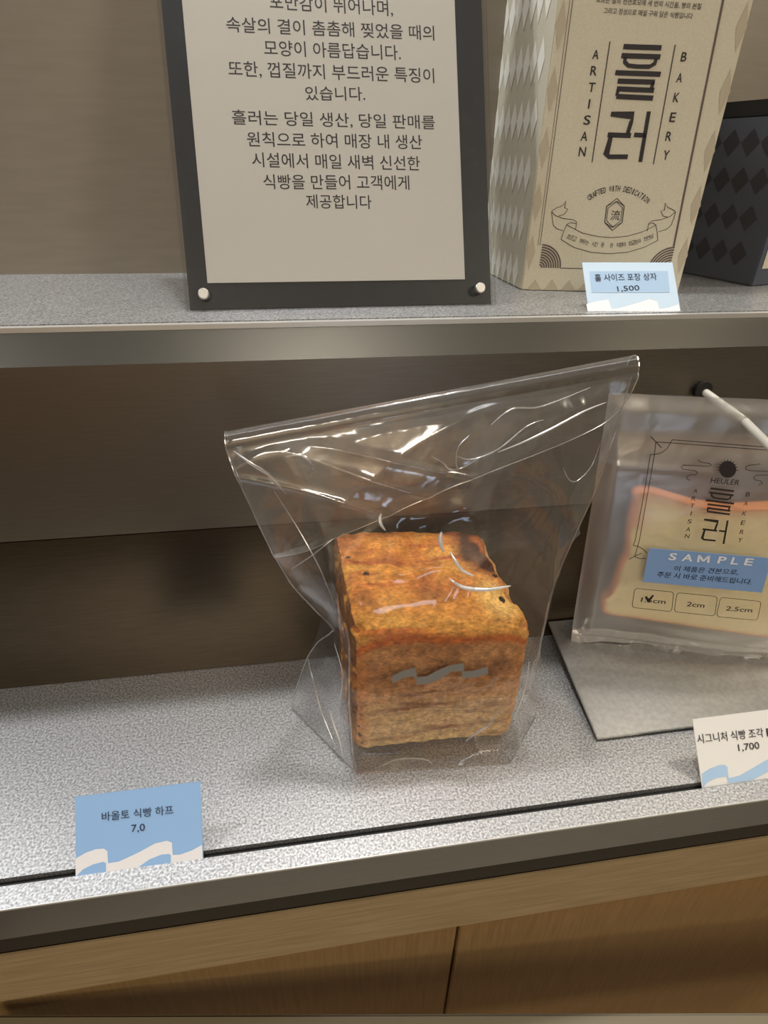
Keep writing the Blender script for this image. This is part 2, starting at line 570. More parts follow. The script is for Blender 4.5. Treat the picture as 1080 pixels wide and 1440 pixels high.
e = .0022
slab('backing', sf, e, SW - e, e, SH - e, -.0042, -.0032, frame_m, sg)
slab('clear_plate', sf, 0, SW, 0, SH, -.0080, -.0045, acrylic_m, sg, .0008)
slab('clear_plate', sf, 0, SW, 0, SH, -.0012, .0018, acrylic_m, sg, .0008)
pa = [sf.uv(268, 0), sf.uv(291, 396.5), sf.uv(655.5, 396.5), sf.uv(658.5, 0)]
ul = (pa[0][0] + pa[1][0]) / 2; ur = (pa[2][0] + pa[3][0]) / 2
tl_ = np.array([ul + (pa[0][0] - ul), pa[0][1]])
slab('paper_sheet', sf, pa[1][0], pa[2][0], pa[1][1], SH - .012, -.0030, -.0026, paper_m, sg)
# rear prop foot of the stand
slabf = Frame(sf.pt((SW * .3, .0), -.008), u, back)
pz = .10 * math.sin(le)
box8('rear_foot', [sf.pt((SW * .3, 0), -.0085), sf.pt((SW * .7, 0), -.0085), sf.pt((SW * .7, 0), -.0085) + back * .055, sf.pt((SW * .3, 0), -.0085) + back * .055,
                   sf.pt((SW * .3, .003), -.0085), sf.pt((SW * .7, .003), -.0085), sf.pt((SW * .7, .003), -.0085) + back * .055, sf.pt((SW * .3, .003), -.0085) + back * .055], acrylic_m, sg)
for px in ((287, 414.5), (674, 406)):
    c0 = sf.uv(*px)
    ring = []
    vs = []; fs = []
    n = 24
    for h_, r_ in ((-.0010, .0036), (.0032, .0036), (.0038, .0030)):
        vs += [sf.pt((c0[0] + r_ * math.cos(2 * math.pi * k / n), c0[1] + r_ * math.sin(2 * math.pi * k / n)), h_) for k in range(n)]
    for r_ in range(2):
        fs += [(r_ * n + k, r_ * n + (k + 1) % n, (r_ + 1) * n + (k + 1) % n, (r_ + 1) * n + k) for k in range(n)]
    fs.append(tuple(range(2 * n, 3 * n)))
    mesh_obj('screw_cap', vs, fs, steel_m, sg)
sp = Print(Frame(sf.pt((0, 0), -.0025), sf.u, sf.v), .0)
for txt, x0, y0, x1, y1, h in (
        ('포만감이 뛰어나며,', 380, 14, 553, 24, 24), ('속살의 결이 촘촘해 찢었을 때의', 319, 45, 611, 57, 22),
        ('모양이 아름답습니다.', 372, 78, 564, 85, 22), ('또한, 껍질까지 부드러운 특징이', 322, 108, 611, 118, 23),
        ('있습니다.', 430, 141, 514, 142, 20), ('흘러는 당일 생산, 당일 판매를', 327, 176, 612, 183, 22),
        ('원칙으로 하여 매장 내 생산', 348, 206, 594, 210, 21), ('시설에서 매일 새벽 신선한', 355, 235, 591, 240, 21),
        ('식빵을 만들어 고객에게', 371, 266, 576, 267, 21), ('제공합니다', 431, 293, 523, 294, 20)):
    sp.text(txt, (x0, y0), (x1, y1), h, .004)
sp.build('printed_text', ink_m, sg)

# ------------------------------------------------------------------ logo strokes (pixels of one close-up view)
LOGO = [([(525, 295), (765, 303)], 27), ([(512, 352), (758, 360)], 27),
        ([(537, 362), (533, 392), (556, 415), (610, 421), (690, 422), (722, 403), (733, 368)], 22),
        ([(473, 460), (760, 470)], 27), ([(488, 513), (722, 520)], 27), ([(714, 518), (700, 566)], 22), ([(482, 562), (718, 572)], 27),
        ([(492, 566), (482, 606)], 20), ([(480, 610), (712, 621)], 27),
        ([(445, 722), (584, 730), (574, 770), (550, 850)], 26), ([(425, 853), (572, 858)], 27),
        ([(446, 860), (416, 975), (432, 992), (552, 992)], 26), ([(686, 705), (631, 1025)], 25), ([(592, 853), (668, 857)], 25)]


def draw_logo(pr, fn, wf):
    for pts, w_ in LOGO:
        pr.stroke([fn(*q_) for q_ in pts], w_ * wf)


# ------------------------------------------------------------------ tall cream box
A, B = onz(733, 408, U), onz(953, 413, U)
u = (B - A) / np.linalg.norm(B - A)
bf = Frame(A, u, (0, 0, 1))
BW = np.linalg.norm(B - A); BH = .30; BD = .115
cb = thing('bakery_box', A + u * BW / 2 - bf.n * BD / 2, 'tall cream paper box with black Korean lettering and ribbon emblem, right of the sign', 'box')
Lp = onz(699, 391, U)
side = Lp - A; side /= np.linalg.norm(side)
q = []
for z_ in (0.0004, BH):
    q += [bf.pt((0, z_)), bf.pt((BW, z_)), bf.pt((BW, z_)) + side * BD, bf.pt((0, z_)) + side * BD]
box8('carton', q, cream_m, cb, bevel=.0008)
lf = Frame(A + side * BD, -side, (0, 0, 1))       # left face, u runs towards the viewer
taupe = mat('taupe_print', srgb(150, 138, 122), .7)
pr = Print(bf, .0003)
S2 = lambda px: place(px, (690, 0), 2.769)
S3 = lambda px: place(px, (740, 220), 4.154)
SZ = lambda x, y: (760 + x / 4.5, y / 4.5)
draw_logo(pr, SZ, 1 / 4.5)
pr.stroke([SZ(440, 262), SZ(326, 1028)], 1.4)
pr.stroke([SZ(853, 283), SZ(714, 1040)], 1.4)
for ch, c in zip('ARTISAN', ((350, 345), (338, 448), (325, 553), (308, 658), (295, 760), (277, 862), (265, 960))):
    pr.letter(ch, SZ(*c), 13.5, .012, .2 if ch == 'I' else .85)
for ch, c in zip('BAKERY', ((908, 360), (880, 492), (860, 617), (837, 742), (812, 863), (795, 982))):
    pr.letter(ch, SZ(*c), 13.5, .012, .72)
# emblem
hexa = [(530, 245), (572, 290), (560, 385), (503, 432), (458, 385), (470, 290)]
pr.stroke(S3(hexa), 1.1, True)
cx, cy = 515, 338
pr.stroke(S3([(cx + (x - cx) * .82, cy + (y - cy) * .78) for x, y in hexa]), .8, True)
pr.stroke(S3([(470, 290), (530, 262), (572, 290)]), .7)
pr.stroke(S3([(458, 385), (503, 415), (560, 385)]), .7)
pr.text('流', S3([(488, 372)])[0], S3([(542, 372)])[0], 14, .0)
# arc text
word = 'CRAFTED WITH DEDICATION'
ac = (528, 455); ar = 268
for i, ch in enumerate(word):
    if ch == ' ': continue
    an = math.radians(-129 + (i + .5) / len(word) * 84)
    c = (ac[0] + ar * math.cos(an), ac[1] + ar * math.sin(an))
    pr.letter(ch, S3([c])[0], 8.2, .012, .22 if ch == 'I' else .48, rot=-(an + math.pi / 2))
# ribbon
for pts in ([(237, 400), (330, 448), (420, 468), (500, 474), (590, 466), (680, 440), (757, 402)],
            [(203, 485), (280, 532), (380, 560), (480, 568), (590, 560), (690, 530), (768, 490)],
            [(237, 397), (222, 430), (203, 485)], [(757, 400), (764, 440), (768, 490)],
            [(148, 320), (152, 360), (158, 402), (180, 422), (215, 434)],
            [(148, 322), (170, 345), (215, 362), (275, 370), (294, 382), (288, 428)], [(237, 397), (258, 386), (290, 392)],
            [(148, 318), (178, 300), (208, 290), (233, 258), (224, 300), (243, 308), (222, 338), (190, 347)],
            [(872, 322), (862, 362), (846, 402), (820, 425), (772, 440)],
            [(870, 325), (840, 350), (790, 368), (735, 376), (716, 390), (706, 437)], [(757, 400), (738, 388), (716, 396)],
            [(871, 320), (845, 305), (826, 298), (812, 270), (808, 312), (786, 320), (800, 348), (828, 355)]):
    pr.stroke(S3(pts), .75)
word = '흐르고 채우는 시간 중, 한 지점의 정교함과 천연성'
for i, ch in enumerate(word):
    if ch in ' ,': continue
    s_ = (i + .5) / len(word)
    x = 240 + s_ * 500
    y = 463 + 56 * (1 - ((x - 480) / 250) ** 2) + (x - 480) * .02
    pr.letter(ch, S3([(x, y)])[0], 6.4, .0, .8, rot=-math.atan(-2 * 56 * (x - 480) / 250 ** 2))
pr.build('printed_lettering', ink_m, cb)
pb = Print(bf, .0003)
pb.text('흐르는 결의 천연효모에 세 번의 시간을, 빵의 본질', (838, 4), (985, 14), 9, .01)
pb.text('그리고 정성으로 매일 구워 담은 식빵입니다', (848, 19), (973, 27), 8.5, .01)
pb.build('fine_print', blur_ink_m, cb)
pt_ = Print(bf, .00025)
pt_.stroke(S2([(322, -200), (322 - 0, 0), (194, 955)]) if False else S2([(320, 0), (192, 955)]), 1.0)
pt_.stroke(S2([(309, 0), (184, 955)]), .7)
ul0 = bf.uv(*S2([(320, 0)])[0]); ul1 = bf.uv(*S2([(192, 955)])[0])
ur0 = bf.uv(*S2([(905, 0)])[0]); ur1 = bf.uv(*S2([(712, 960)])[0])
ub = bf.uv(*S2([(188, 1042)])[0])
pt_.stroke_uv([ur0, ur1], .0014)
pt_.stroke_uv([ul0, ul0 + (ul0 - ul1) * 1.6], .0006)
pt_.stroke_uv([ur0, ur0 + (ur0 - ur1) * 1.6], .0014)
pt_.stroke_uv([(ub[0] + .017, ub[1]), (ur1[0] - .015, ub[1])], .0006)
uby = ub[1]
for cxx, s_ in ((ub[0], 1), (ur1[0] + .001, -1)):
    for r_ in np.linspace(.0022, .0165, 9):
        pt_.stroke_uv([(cxx + s_ * r_ * math.cos(a_), uby + r_ * math.sin(a_)) for a_ in np.linspace(0, math.pi / 2, 12)], .0011)
pt_.build('printed_border', mat('plum_brown_ink', srgb(96, 84, 82), .7), cb)
# pale diamonds on the side and taupe ones in the margin
pd = Print(lf, .0003)
dw, dh, pit = .0135, .026, .0345
for r in range(9):
    for c in range(9):
        cxx = .004 + c * dw; cyy = .012 + r * pit
        if cxx + dw / 2 > BD: continue
        pd.poly_uv([(cxx - dw / 2 + .0003, cyy), (cxx, cyy - dh / 2), (cxx + dw / 2 - .0003, cyy), (cxx, cyy + dh / 2)] if cxx > dw / 2 else
                   [(cxx, cyy - dh / 2), (cxx + dw / 2 - .0003, cyy), (cxx, cyy + dh / 2)])
pd.build('printed_diamonds', mat('white_print', srgb(240, 238, 226), .6), cb)
pm = Print(bf, .00025)
for r in range(9):
    for cxx in (.0035, BW - .0035):
        cyy = .028 + r * pit
        pm.poly_uv([(cxx - .0035, cyy), (cxx, cyy - dh / 2), (cxx + .0035, cyy), (cxx, cyy + dh / 2)])
for c in range(9):
    cxx = .010 + c * .0135
    pm.poly_uv([(cxx - .006, .0005), (cxx + .006, .0005), (cxx, .0085)])
pm.build('margin_diamonds', mat('taupe_diamond', srgb(184, 174, 152), .7), cb)

# ------------------------------------------------------------------ dark box
A = onz(960, 384, U); B = onz(1056, 403, U)       # back-left and front-left bottom corners
u = (B - A) / np.linalg.norm(B - A)
df_ = Frame(A, u, (0, 0, 1))
DW = np.linalg.norm(B - A)
DH = float(df_.uv(1005, 168)[1])
bx = A - u * .06
DWt = DW + .06
nv = -df_.n                                        # into the box (to the right/back)
q = []
for z_ in (.0004, DH):
    q += [bx + [0, 0, z_], bx + u * DWt + [0, 0, z_], bx + u * DWt + nv * .20 + [0, 0, z_], bx + nv * .20 + [0, 0, z_]]
db = thing('gift_box', bx + u * DWt / 2 + nv * .10, 'dark slate gift box with black diamond pattern at the right edge of upper shelf', 'box')
slate = mat('slate_card', srgb(74, 79, 91), .45)
box8('carton', q, slate, db, bevel=.0008)
q = []
for z_ in (DH + .0002, DH + .012):
    g = .004
    q += [bx + u * g + nv * .003 + [0, 0, z_], bx + u * (DWt - g) + nv * .003 + [0, 0, z_], bx + u * (DWt - g) + nv * .197 + [0, 0, z_], bx + u * g + nv * .197 + [0, 0, z_]]
box8('lid', q, mat('black_lid', srgb(24, 24, 26), .5), db, bevel=.001)
pd = Print(df_, .0003)
S4 = lambda x, y: (940 + x / 4.236, 100 + y / 4.236)
c00 = df_.uv(*S4(490, 425)); c10 = df_.uv(*S4(375, 430)); c01 = df_.uv(*S4(500, 655))
dx = c00[0] - c10[0]; dy = c01[1] - c00[1]
for r in range(-1, 4):
    for c in range(-6, 2):
        cc = np.array([c00[0] + c * dx, c00[1] + r * dy])
        if cc[1] - abs(dy) * .36 < .002 or cc[1] + abs(dy) * .36 > DH or cc[0] + dx * .48 > DW: continue
        pd.poly_uv([cc + (-dx * .47, 0), cc + (0, dy * .36), cc + (dx * .47, 0), cc - (0, dy * .36)])
pd.build('printed_diamonds', mat('black_diamond', srgb(50, 51, 59), .4), db)
# cream sticker on its front
ff = Frame(B + np.array([0, 0, 0]), nv, (0, 0, 1))
slab('label_sticker', ff, .006, .15, .014, DH * .55, .0001, .0005, cream_m, db)

# ------------------------------------------------------------------ metal plate under the pouch
Pf = onz(840, 1038, .0035)
Pb = ony(771, 874, Y_WALL - .001)
pw = .40
q = [Pf - [0, 0, .0022], Pf + [pw, 0, -.0022], [Pb[0] + pw, Pb[1], Pb[2] - .0022], [Pb[0], Pb[1], Pb[2] - .0022],
     Pf, Pf + [pw, 0, 0], [Pb[0] + pw, Pb[1], Pb[2]], [Pb[0], Pb[1], Pb[2]]]
pl = thing('display_plate', (Pf[0] + pw / 2, .30, 0), 'thin grey metal plate tilted up to the back wall under the sample pouch', 'plate')
box8('sheet', q, plate_m, pl, bevel=.0004)
box('rear_support', Pb[0] + .01, Pb[0] + pw - .01, Pb[1] - .012, Pb[1] - .004, .0, Pb[2] - .0040, plate_m, pl)
box('front_bumper', Pf[0] + .004, Pf[0] + pw - .004, Pf[1] + .002, Pf[1] + .006, .0, .0010, black_m, pl)

# ------------------------------------------------------------------ peg hook and pouch
pk = ony(985, 547, Y_WALL)
ph = thing('peg_hook', pk, 'white metal peg with black wall washer holding up the sample pouch', 'hook')
yaw = math.radians(-14)
pu = np.array([math.cos(yaw), math.sin(yaw), 0])
pbk = np.array([-pu[1], pu[0], 0])
le = math.radians(3)
PO = ony(802, 899, .333)
pf = Frame(PO, pu, np.array([0, 0, 1]) * math.cos(le) + pbk * math.sin(le))
pc = [pf.uv(802, 898), pf.uv(857, 552)]
tube('washer', [pk, pk + [0, -.004, 0]], .0062, black_m, ph, 20)
e1 = pf.at(1045, 590)
e2 = ony(1110, 655, e1[1] - .055)
tube('rod', [pk * (1 - t_) + e1 * t_ for t_ in np.linspace(0, 1.0, 5)] + [e1 * (1 - t_) + e2 * t_ for t_ in (.25, .5, .75, 1)], .0027,
     mat('white_rod', srgb(205, 202, 192), .35, .2), ph, 16)
# outline in plane coordinates; right side mirrored about the logo axis
axis_b = pf.uv(998, 917); axis_t = pf.uv(1040, 560)
po = thing('bread_pouch', pf.pt(axis_b), 'frosted clear pouch printed with black Korean logo, hanging from the white peg', 'pouch')


def pouch_uv(s, t):
    """s 0..1 across, t 0..1 up"""
    lx = pc[0] * (1 - t) + pc[1] * t
    ax = axis_b * (1 - t) + axis_t * t
    r = ax + (ax - lx)
    bow = np.array([0, .0])
    r0 = lx + (r - lx) * s
    # bottom edge arcs, top edge nearly straight
    sag = (1 - t) * (.003 * math.sin(math.pi * s * 2) + .0015 * math.sin(9 * s + 1))
    return r0 + np.array([0, sag * 1.0]) + bow


# bread outline in the same plane, used for the bulge
S5 = lambda px: place(px, (790, 520), 3.428)
bread_px = S5([(215, 1185), (196, 1150), (205, 1112), (240, 1085), (262, 1030), (285, 950), (312, 905), (318, 860), (322, 800), (335, 720), (352, 650), (352, 605),
               (385, 588), (440, 590), (520, 612), (610, 640), (700, 662), (800, 672), (900, 672), (1000, 668), (1100, 664), (1200, 668), (1280, 690)])
br_uv = [pf.uv(*q_) for q_ in bread_px]
bl_ = pf.uv(*S5([(215, 1185)])[0]); brr = pf.uv(*S5([(994, 1292)])[0])
dirb = (brr - bl_) / np.linalg.norm(brr - bl_)
rt = br_uv[-1]
rb = bl_ + dirb * min(.205, float(2 * (axis_b[0] - bl_[0]) * .985))
br_uv.append(rt * .62 + rb * .38 + (.003, 0)); br_uv.append(rt * .25 + rb * .75 + (.001, 0)); br_uv.append(rb + (.001, .010)); br_uv.append(rb - (.004, 0))
br_uv.append(bl_ + dirb * .10 + (0, -.001)); br_uv.append(bl_ + dirb * .02)
bc = sum(br_uv) / len(br_uv)


def bulge(uv):
    d = np.abs((uv - bc) / np.array([.112, .085]))
    r = (d[0] ** 4 + d[1] ** 4) ** .25
    return max(0.0, 1 - max(0, r - .82) / .35) if r > .82 else 1.0


def grid_mesh(name, fn, nu, nv, m, parent, smooth=True):
    vs = [fn(i / nu, j / nv) for j in range(nv + 1) for i in range(nu + 1)]
    fs = [(j * (nu + 1) + i, j * (nu + 1) + i + 1, (j + 1) * (nu + 1) + i + 1, (j + 1) * (nu + 1) + i) for j in range(nv) for i in range(nu)]
    return mesh_obj(name, vs, fs, m, parent, smooth)


def sm(x):
    x = min(1, max(0, x)); return x * x * (3 - 2 * x)


def crease(x, y, sx, sy, seed):
    return 1 - abs(noise.noise(Vector((x * sx + seed, y * sy, seed * 3.1)))) * 2.2


def front_h(s, t):
    uv = pouch_uv(s, t)
    e_ = sm(min(s, 1 - s) / .06) * sm(t / .05) * sm((1 - t) / .06)
    b_ = sm(bulge(uv))
    h = e_ * (.003 + .0065 * b_)
    w_ = (1 - b_) * .0022 + .0003
    h += w_ * (noise.noise(Vector((uv[0] * 30, uv[1] * 22, 3))) + .5 * crease(uv[0], uv[1], 26, 12, 5))
    # horizontal fold across the head space
    h += .0016 * math.exp(-((t - .765) / .010) ** 2) * (1 - sm((s - .30) / .2)) * .7
    return h


grid_mesh('front_film', lambda s, t: pf.pt(pouch_uv(s, t), front_h(s, t)), 120, 130, pouch_m, po)
grid_mesh('back_film', lambda s, t: pf.pt(pouch_uv(s, t), -.0145 * sm(bulge(pouch_uv(s, t))) * sm(min(s, 1 - s) / .06) * sm(t / .05) * sm((1 - t) / .06) - .0004 +
          .0015 * noise.noise(Vector((s * 9, t * 9, 8))) * (1 - sm(bulge(pouch_uv(s, t))))), 60, 60, clear_mat('back_film', .10, .5, 3, .3, .10, hazecol=(.7, .7, .7)), po)
# crimped seal strip along the foot, with small notches


def seal(s, t):
    uv = pouch_uv(s, 0.0) + np.array([0, (t - .15) * .0125])
    return pf.pt(uv, .0012 + .0022 * (1 - t) * math.sin(s * 14 + 1) + .0008 * math.sin(s * 41) + .0006 * noise.noise(Vector((s * 60, t * 3, 1))))


grid_mesh('bottom_seal', seal, 160, 6, seal_m, po)


# bread slice inside
def slice_mesh():
    n = len(br_uv)
    # densify
    P = []
    for i in range(n):
        a_, b_ = br_uv[i], br_uv[(i + 1) % n]
        p0_, p3_ = br_uv[i - 1], br_uv[(i + 2) % n]
        for k in range(6):
            t_ = k / 6
            P.append(.5 * ((2 * a_) + (-p0_ + b_) * t_ + (2 * p0_ - 5 * a_ + 4 * b_ - p3_) * t_ ** 2 + (-p0_ + 3 * a_ - 3 * b_ + p3_) * t_ ** 3))
    c_ = sum(P) / len(P)
    vs = []; fs = []; cr = []
    m_ = len(P)
    rings = [(1.0, -.012, 1), (1.008, -.007, 1), (1.004, -.0022, 1), (.99, -.0008, 1), (.972, -.0004, .75), (.95, -.0003, .3), (.92, -.0003, 0), (.7, 0, 0), (.45, 0, 0), (.2, 0, 0)]
    for sc, h, k in rings:
        for q_ in P:
            nz = noise.noise(Vector((q_[0] * 90, q_[1] * 90, 2)))
            vs.append(pf.pt(c_ + (q_ - c_) * (sc + .004 * nz), h + .0004 * nz))
            top = sm((q_[1] - c_[1]) / .05)
            kk = 1.0 if k == 1 else (k if top > .3 else k)
            cr.append(max(kk, {.95: .85, .92: .55, .972: 1, .7: 0}.get(sc, 0) if top > .35 else 0))
    # wider crust band at the top: extra weighting
    vs.append(pf.pt(c_, 0)); cr.append(0)
    R_ = len(rings)
    for r in range(R_ - 1):
        for k in range(m_):
            k2 = (k + 1) % m_
            fs.append((r * m_ + k, r * m_ + k2, (r + 1) * m_ + k2, (r + 1) * m_ + k))
    for k in range(m_):
        fs.append(((R_ - 1) * m_ + k, (R_ - 1) * m_ + (k + 1) % m_, R_ * m_))
    fs.append(tuple(range(m_ - 1, -1, -1)))
    return vs, fs, cr


def bread_material(name, crumb1, crumb2, attr=True):
    m = bpy.data.materials.new(name); m.use_nodes = True
    N, L = nodes(m); b = N['Principled BSDF']
    b.inputs['Roughness'].default_value = .75
    b.inputs['Specular IOR Level'].default_value = .25
    at_ = N.new('ShaderNodeAttribute'); at_.attribute_name = 'crust'
    tc = N.new('ShaderNodeTexCoord')
    n1 = N.new('ShaderNodeTexNoise'); n1.inputs['Scale'].default_value = 220; n1.inputs['Detail'].default_value = 7; n1.inputs['Roughness'].default_value = .62
    L.new(tc.outputs['Object'], n1.inputs['Vector'])
    n2 = N.new('ShaderNodeTexNoise'); n2.inputs['Scale'].default_value = 620; n2.inputs['Detail'].default_value = 2
    mp = N.new('ShaderNodeMapping'); mp.inputs['Scale'].default_value = (.6, 1, 1)
    L.new(tc.outputs['Object'], mp.inputs[0]); L.new(mp.outputs[0], n2.inputs['Vector'])
    ad = N.new('ShaderNodeMath'); ad.operation = 'MULTIPLY_ADD'; ad.inputs[1].default_value = 1.6; ad.inputs[2].default_value = -.8
    L.new(n2.outputs['Fac'], ad.inputs[0])
    a2 = N.new('ShaderNodeMath'); L.new(ad.outputs[0], a2.inputs[0]); L.new(n1.outputs['Fac'], a2.inputs[1])
    mx = N.new('ShaderNodeMix'); mx.data_type = 'RGBA'
    mx.inputs['A'].default_value = (*crumb1, 1); mx.inputs['B'].default_value = (*crumb2, 1)
    L.new(a2.outputs[0], mx.inputs['Factor'])
    m2 = N.new('ShaderNodeMix'); m2.data_type = 'RGBA'; m2.blend_type = 'MULTIPLY'
    m2.inputs['Factor'].default_value = 1
    L.new(at_.outputs['Color'], m2.inputs['A']); L.new(mx.outputs['Result'], m2.inputs['B'])
    L.new(m2.outputs['Result'], b.inputs['Base Color'])
    bp = N.new('ShaderNodeBump'); bp.inputs['Strength'].default_value = .9; bp.inputs['Distance'].default_value = .0016
    L.new(n1.outputs['Fac'], bp.inputs['Height']); L.new(bp.outputs[0], b.inputs['Normal'])
    return m


def set_col(o, cols):
    ca = o.data.color_attributes.new('crust', 'FLOAT_COLOR', 'POINT')
    arr = []
    for c in cols: arr += [c[0], c[1], c[2], 1.0]
    ca.data.foreach_set('color', arr)


vs, fs, cr = slice_mesh()
bread_m = bread_material('bread', (.80, .80, .80), (1.15, 1.15, 1.15))
sl = mesh_obj('bread_slice', vs, fs, bread_m, None, True)
cr1 = np.array(srgb(250, 232, 172)); cr2 = np.array(srgb(232, 146, 80)); 
cols = []
cu_ = sum(br_uv) / len(br_uv)
topline = pf.uv(*S5([(450, 650)])[0])[1]
for v_, k in zip(vs, cr):
    q_ = v_ - pf.o; uv_ = np.array([q_ @ pf.u, q_ @ pf.v])
    cols.append(cr1 * (1 - k) + cr2 * k)
set_col(sl, cols)
tag(sl, 'pale yellow bread slice with orange crust sealed inside the printed pouch', 'bread')

# prints on the pouch: drawn on a plane just ahead of the front film
pfp = Frame(pf.pt((0, 0), .0120), pf.u, pf.v)
pp = Print(pfp, 0)
SA = lambda px: place(px, (860, 540), 4.909)
SB = lambda px: place(px, (860, 740), 4.909)
pa_ = lambda pts, w_: pp.stroke(SA(pts), w_)
pa_([(420, 385), (1080, 437), (1500, 475)], 1.1); pa_([(305, 400), (415, 407), (1080, 457), (1500, 494)], 1.1)
pa_([(305, 400), (296, 488), (245, 780), (192, 1080), (160, 1192)], 1.1)
pa_([(268, 487), (220, 780), (163, 1080), (150, 1112)], 1.1)
pa_([(268, 487), (300, 487), (345, 475), (385, 445), (410, 400), (420, 385)], 1.1)
pa_([(270, 362), (345, 440)], 1.3)
pp.stroke(SB([(150, 132), (190, 142), (222, 162), (245, 187)]), 1.1)
pp.stroke(SB([(120, 230), (160, 206), (208, 186)]), 1.1)
pp.stroke(SB([(160, 210), (190, 222), (238, 224)]), 1.1)
pa_([(598, 520), (606, 534), (630, 542), (678, 548), (688, 560), (672, 569), (560, 562), (495, 560), (482, 572), (490, 588), (575, 598), (592, 610), (584, 626), (540, 628), (518, 640), (522, 656), (545, 665)], .9)
pa_([(1028, 552), (945, 562), (925, 574), (928, 590), (960, 598), (1090, 604)], .9)
pa_([(1090, 628), (1000, 630), (980, 645), (990, 662), (1030, 668), (1040, 685), (1015, 698)], .9)
pp.poly(SA(arc((802, 590), 58, 0, 360, 30)[:-1]))
for k in range(11):
    an = math.radians(-185 + k * 19)
    c_ = (802, 590)
    pp.poly(SA([(c_[0] + 54 * math.cos(an - .09), c_[1] + 54 * math.sin(an - .09)), (c_[0] + 78 * math.cos(an), c_[1] + 74 * math.sin(an)),
                (c_[0] + 54 * math.cos(an + .09), c_[1] + 54 * math.sin(an + .09))]))
pp.text('HEULER', SA([(680, 682)])[0], SA([(878, 700)])[0], 7.5, .008)
src = np.array([[525, 295, 1], [765, 303, 1], [630, 1025, 1.0]])
dst = np.array([[682, 720], [845, 740], [772, 1104.0]])
Maff = np.linalg.solve(src, dst)
draw_logo(pp, lambda x, y: SA([tuple(np.array([x, y, 1.0]) @ Maff)])[0], 1 / 9.0)
for ch, c in zip('ARTISAN', ((580, 738), (568, 790), (558, 840), (550, 893), (540, 948), (530, 1003), (522, 1050))):
    pp.letter(ch, SA([c])[0], 5.8, .006, .2 if ch == 'I' else .9)
for ch, c in zip('BAKERY', ((942, 762), (928, 825), (918, 893), (908, 958), (900, 1022), (888, 1078))):
    pp.letter(ch, SA([c])[0], 6.2, .006, .8)


def rrect(q_):
    out = []
    n = 4
    q_ = [np.array(v, float) for v in q_]
    for i in range(4):
        a_, b_, c_ = q_[i - 1], q_[i], q_[(i + 1) % 4]
        d1 = (a_ - b_) / np.linalg.norm(a_ - b_); d2 = (c_ - b_) / np.linalg.norm(c_ - b_)
        for k in range(n + 1):
            t_ = k / n
            out.append(tuple(b_ + d1 * 24 * (1 - t_) ** 2 + d2 * 24 * t_ ** 2))
    return out


for q_ in ([(160, 428), (430, 455), (414, 590), (140, 560)], [(452, 458), (732, 486), (712, 620), (432, 590)], [(752, 490), (1034, 520), (1006, 650), (724, 624)]):
    pp.stroke(SB(rrect(q_)), .9, True)
for tx, a_, b_ in (('1.5cm', (200, 522), (370, 538)), ('2cm', (515, 552), (638, 564)), ('2.5cm', (785, 582), (968, 596))):
    pp.text(tx, SB([a_])[0], SB([b_])[0], 6.5, .012)
pp.stroke(SB([(236, 486), (256, 520)]), 3.6); pp.stroke(SB([(252, 526), (268, 500), (288, 476)]), 3.2)
pp.build('printed_logo', mat('dark_brown_ink', srgb(34, 26, 24), .5), po)
sq = [pfp.uv(*q_) for q_ in SB([(213, 380), (1035, 455), (1105, 218), (258, 148)])]
q = [pfp.pt(v, .0003) for v in sq] + [pfp.pt(v, .0007) for v in sq]
box8('sample_sticker', q, mat('blue_sticker', srgb(122, 156, 204), .4), po)['label'] = 'blue sticker'
ps = Print(pfp, .0009)
yb_ = lambda x: 228 + (x - 385) * .0686
for ch, xa, xb in (('S', 387, 440), ('A', 478, 553), ('P', 724, 780), ('L', 815, 866), ('E', 907, 965)):
    ps.text(ch, SB([(xa, yb_(xa))])[0], SB([(xb, yb_(xb))])[0], 10, .02)
ps.stroke(SB([(594, yb_(594) + 1), (601, yb_(601) - 49)]), 3.1)
ps.stroke(SB([(602, yb_(602) - 47), (630, yb_(630) - 8)]), 2.9)
ps.stroke(SB([(630, yb_(630) - 8), (668, yb_(668) - 47)]), 2.9)
ps.stroke(SB([(663, yb_(663) + 1), (670, yb_(670) - 49)]), 3.1)
ps.build('sticker_title', mat('pale_sticker_ink', srgb(222, 226, 234), .5), po)
ps = Print(pfp, .0009)
ps.text('이 제품은 견본으로,', SB([(425, 306)])[0], SB([(866, 334)])[0], 8, .006)
ps.text('주문 시 바로 준비해드립니다.', SB([(308, 346)])[0], SB([(960, 400)])[0], 8, .006)
ps.build('sticker_text', ink_blue, po)

# ------------------------------------------------------------------ the loaf
LC = {  # corners
    'FLb': (.0228, .2590, .0012), 'FRb': (.1350, .2565, .0012), 'BLb': (.0200, .345, .0012), 'BRb': (.130, .345, .0012),
    'FLt': (.0240, .2580, .1150), 'FRt': (.1370, .2570, .1080), 'BLt': (.0185, .345, .129), 'BRt': (.1285, .345, .121)}
LC = {k: np.array(v) for k, v in LC.items()}


def tri(x, y, z):
    c = 0
    for kx, wx in (('L', 1 - x), ('R', x)):
        for ky, wy in (('F', 1 - y), ('B', y)):
            for kz, wz in (('b', 1 - z), ('t', z)):
                c = c + LC[ky + kx + kz] * wx * wy * wz
    return c


lc = tri(.5, .5, .5)
P3 = lambda *a_: np.array(srgb(*a_))
ORANGE = P3(204, 122, 52); GOLD = P3(222, 164, 78); RED = P3(170, 86, 46); DARK = P3(70, 34, 20)
TAN = P3(206, 158, 96); BROWN = P3(160, 96, 48); PALE = P3(226, 196, 118)


def mixc(a_, b_, t_):
    t_ = min(1, max(0, t_)); return a_ * (1 - t_) + b_ * t_


